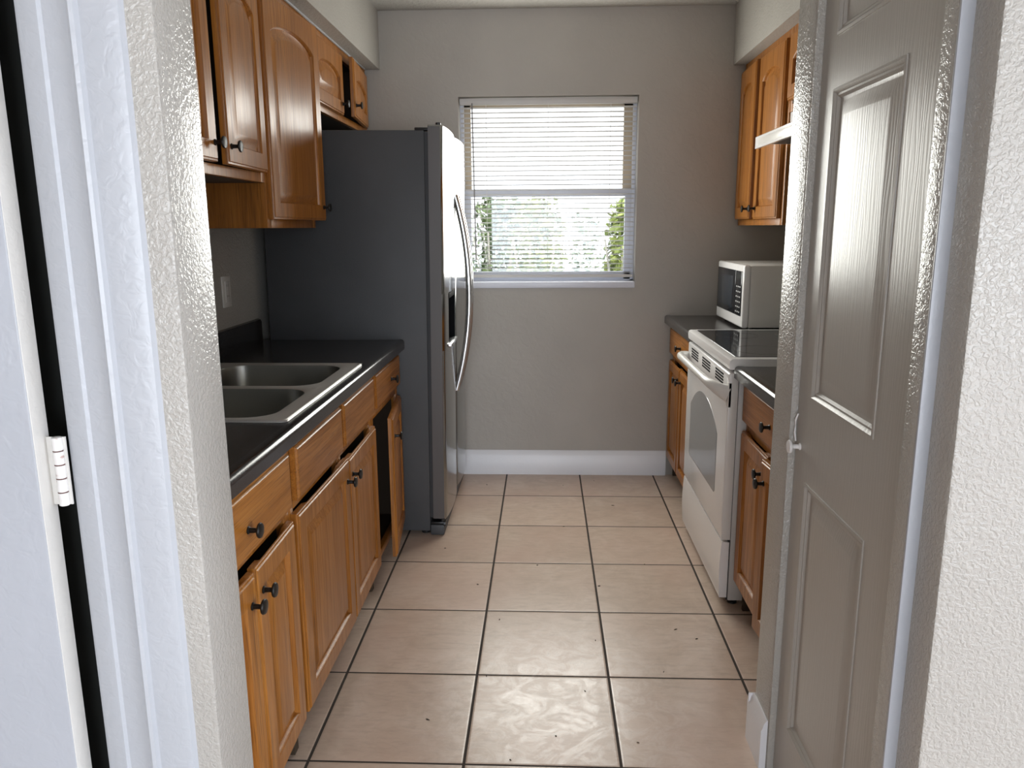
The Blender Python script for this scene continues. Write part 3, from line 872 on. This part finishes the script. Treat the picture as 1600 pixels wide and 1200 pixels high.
# ------------------------------------------------------------------ pantry door (door_2), jambs
PX = .787                         # front face of the leaf
pd_y0, pd_y1 = -.548, -.006
fw_ = MB()
pans = [(-.405, -.088, .185, .795), (-.405, -.088, .992, 1.626), (-.405, -.088, 1.733, 1.955)]
pans = [(a, b, c, d) for a, b, c, d in pans]
zs = [.012, .185, .795, .992, 1.626, 1.733, 1.955, 2.032]
fw_.box(PX, PX+.034, pd_y0, -.405, .012, 2.032); fw_.box(PX, PX+.034, -.088, pd_y1, .012, 2.032)
for k in (0, 2, 4, 6): fw_.box(PX, PX+.034, -.405, -.088, zs[k], zs[k+1])
for a, b, c, d in pans:
    def rl(ins, n): return [(PX+n, y, z) for y, z in ((a+ins, c+ins), (b-ins, c+ins), (b-ins, d-ins), (a+ins, d-ins))]
    fw_.loops([rl(-.004, .0005), rl(-.003, -.0022), rl(.002, -.0030), rl(.006, 0), rl(.008, .0025), rl(.012, .0022), rl(.017, .0075), rl(.022, .0082), rl(.026, .0078), rl(.052, .0020), rl(.056, .0018)], False, True)
d2 = struct('door_2', fw_, m_pantry, 'greige panelled pantry door right of the entrance', 'door', org=(PX, pd_y1, 0), smooth=25)
knob(d2, (PX, -.036, .868), (-1, 0, 0), m_enamel, .95)
link('latch', MB().tube([(PX-.003, -.012, .875), (PX-.006, -.011, .895), (PX-.006, -.012, .925), (PX-.002, -.014, .94)], .0022, 8), m_enamel, d2)
struct('trim_2', MB().box(XP+.0015, XP+.09, -.0035, .0, 0, 2.045).box(PX+.036, PX+.05, -.02, -.0035, 0, 2.045), m_wall_peel, 'far jamb of the pantry door', 'trim')
jb = MB().box(.769, XP+.09, -.593, -.551, 0, 2.045, .002)
j2 = struct('trim_3', jb, m_wall_peel, 'near jamb of the pantry door with a pale painted edge', 'trim')
link('painted_edge', MB().box(.7685, .7905, -.5985, -.5925, 0, 2.045, .0015), m_white_door, j2)

# ------------------------------------------------------------------ litter on the floor
db = MB()
for px, py in [(.03, .40), (.33, .33), (.42, 1.02), (.62, 1.22), (-.22, 1.36), (-.1, 2.2), (.31, 2.2), (.05, .75), (.38, .62), (.66, .70), (.72, .64), (-.12, .18),
               (.30, 1.62), (.18, 1.20), (.48, 2.28), (.0, -.02), (.12, .02), (.58, .44), (-.05, 1.02), (.55, 1.9), (.24, .12), (.46, .1)]:
    a = random.uniform(0, PI); l = random.uniform(.003, .009); w = random.uniform(.0012, .003)
    c, s_ = math.cos(a), math.sin(a)
    q = [(-l, 0), (0, -w), (l, 0), (0, w)]
    db.loops([[(px+u*c-v*s_, py+u*s_+v*c, .0004) for u, v in q], [(px+(u*c-v*s_)*.7, py+(u*s_+v*c)*.7, .0022) for u, v in q]])
tag(link('floor_debris', db, m_soil), 'dark crumbs and leaf bits scattered on the tile floor', 'debris', kind='stuff')

# ------------------------------------------------------------------ light
W = bpy.data.worlds.new('World'); S.world = W; W.use_nodes = True
bg = W.node_tree.nodes['Background']
bg.inputs['Color'].default_value = (.93, .985, 1.03, 1); bg.inputs['Strength'].default_value = 2.0

def area(name, loc, rot, sx, sy, power, color=(1, 1, 1), portal=False):
    l = bpy.data.lights.new(name, 'AREA'); l.shape = 'RECTANGLE'; l.size = sx; l.size_y = sy; l.energy = power; l.color = color
    o = bpy.data.objects.new(name, l); COL.objects.link(o); o.location = loc; o.rotation_euler = rot
    if portal: l.cycles.is_portal = True
    return o
area('kitchen_window_portal', (.225, YB+.19, 1.53), (-PI/2, 0, 0), .92, .96, 1, portal=True)
area('rear_window_daylight', ((RX_0+RX_1)/2, -5.97, 1.11), (math.radians(72), 0, 0), RX_1-RX_0, 1.9, 112, (.89, .975, 1.09))
area('glass_door_daylight', (3.17, (QY0+QY1)/2, 1.085), (math.radians(72), 0, PI/2), QY1-QY0, 1.85, 52, (.90, .99, 1.14))
area('kitchen_window_daylight', (.225, YB+.004, 1.55), (-PI/2, 0, 0), .90, .90, 19, (1.0, .995, .92))
area('rear_window_portal', ((RX_0+RX_1)/2, -6.05, 1.11), (PI/2, 0, 0), RX_1-RX_0, 1.98, 1, portal=True)
area('glass_door_portal', (3.25, (QY0+QY1)/2, 1.085), (PI/2, 0, PI/2), QY1-QY0, 1.93, 1, portal=True)
sun = bpy.data.lights.new('sun', 'SUN'); sun.energy = 2.5; sun.angle = .02; sun.color = (1, .96, .9)
so = bpy.data.objects.new('sun', sun); COL.objects.link(so); so.rotation_euler = (math.radians(28), math.radians(18), 0)

# ------------------------------------------------------------------ camera
p_, yw, rl_ = .201235664, .0419158785, -.00595585984
cy, sy = math.cos(yw), math.sin(yw)
fwd = Vector((-sy*math.cos(p_), cy*math.cos(p_), -math.sin(p_))); r0 = Vector((cy, sy, 0)); u0 = r0.cross(fwd)
rt = r0*math.cos(rl_)+u0*math.sin(rl_); upv = u0*math.cos(rl_)-r0*math.sin(rl_)
cam = bpy.data.cameras.new('Camera'); co = bpy.data.objects.new('Camera', cam); COL.objects.link(co)
M4 = Matrix((rt, upv, -fwd)).transposed().to_4x4(); M4.translation = Vector((.50242339, -4.29545052, 3.3478746))*TILE
co.matrix_world = M4
cam.sensor_fit = 'HORIZONTAL'; cam.sensor_width = 36; cam.lens = 1202/1600*36; cam.clip_start = .02
S.camera = co
S.view_settings.view_transform = 'Standard'; S.view_settings.look = 'None'; S.view_settings.gamma = 1; S.view_settings.use_curve_mapping = False
S.view_settings.exposure = 0.57
S.cycles.max_bounces = 10; S.cycles.diffuse_bounces = 5; S.cycles.glossy_bounces = 4; S.cycles.transparent_max_bounces = 12
S.cycles.sample_clamp_indirect = 6
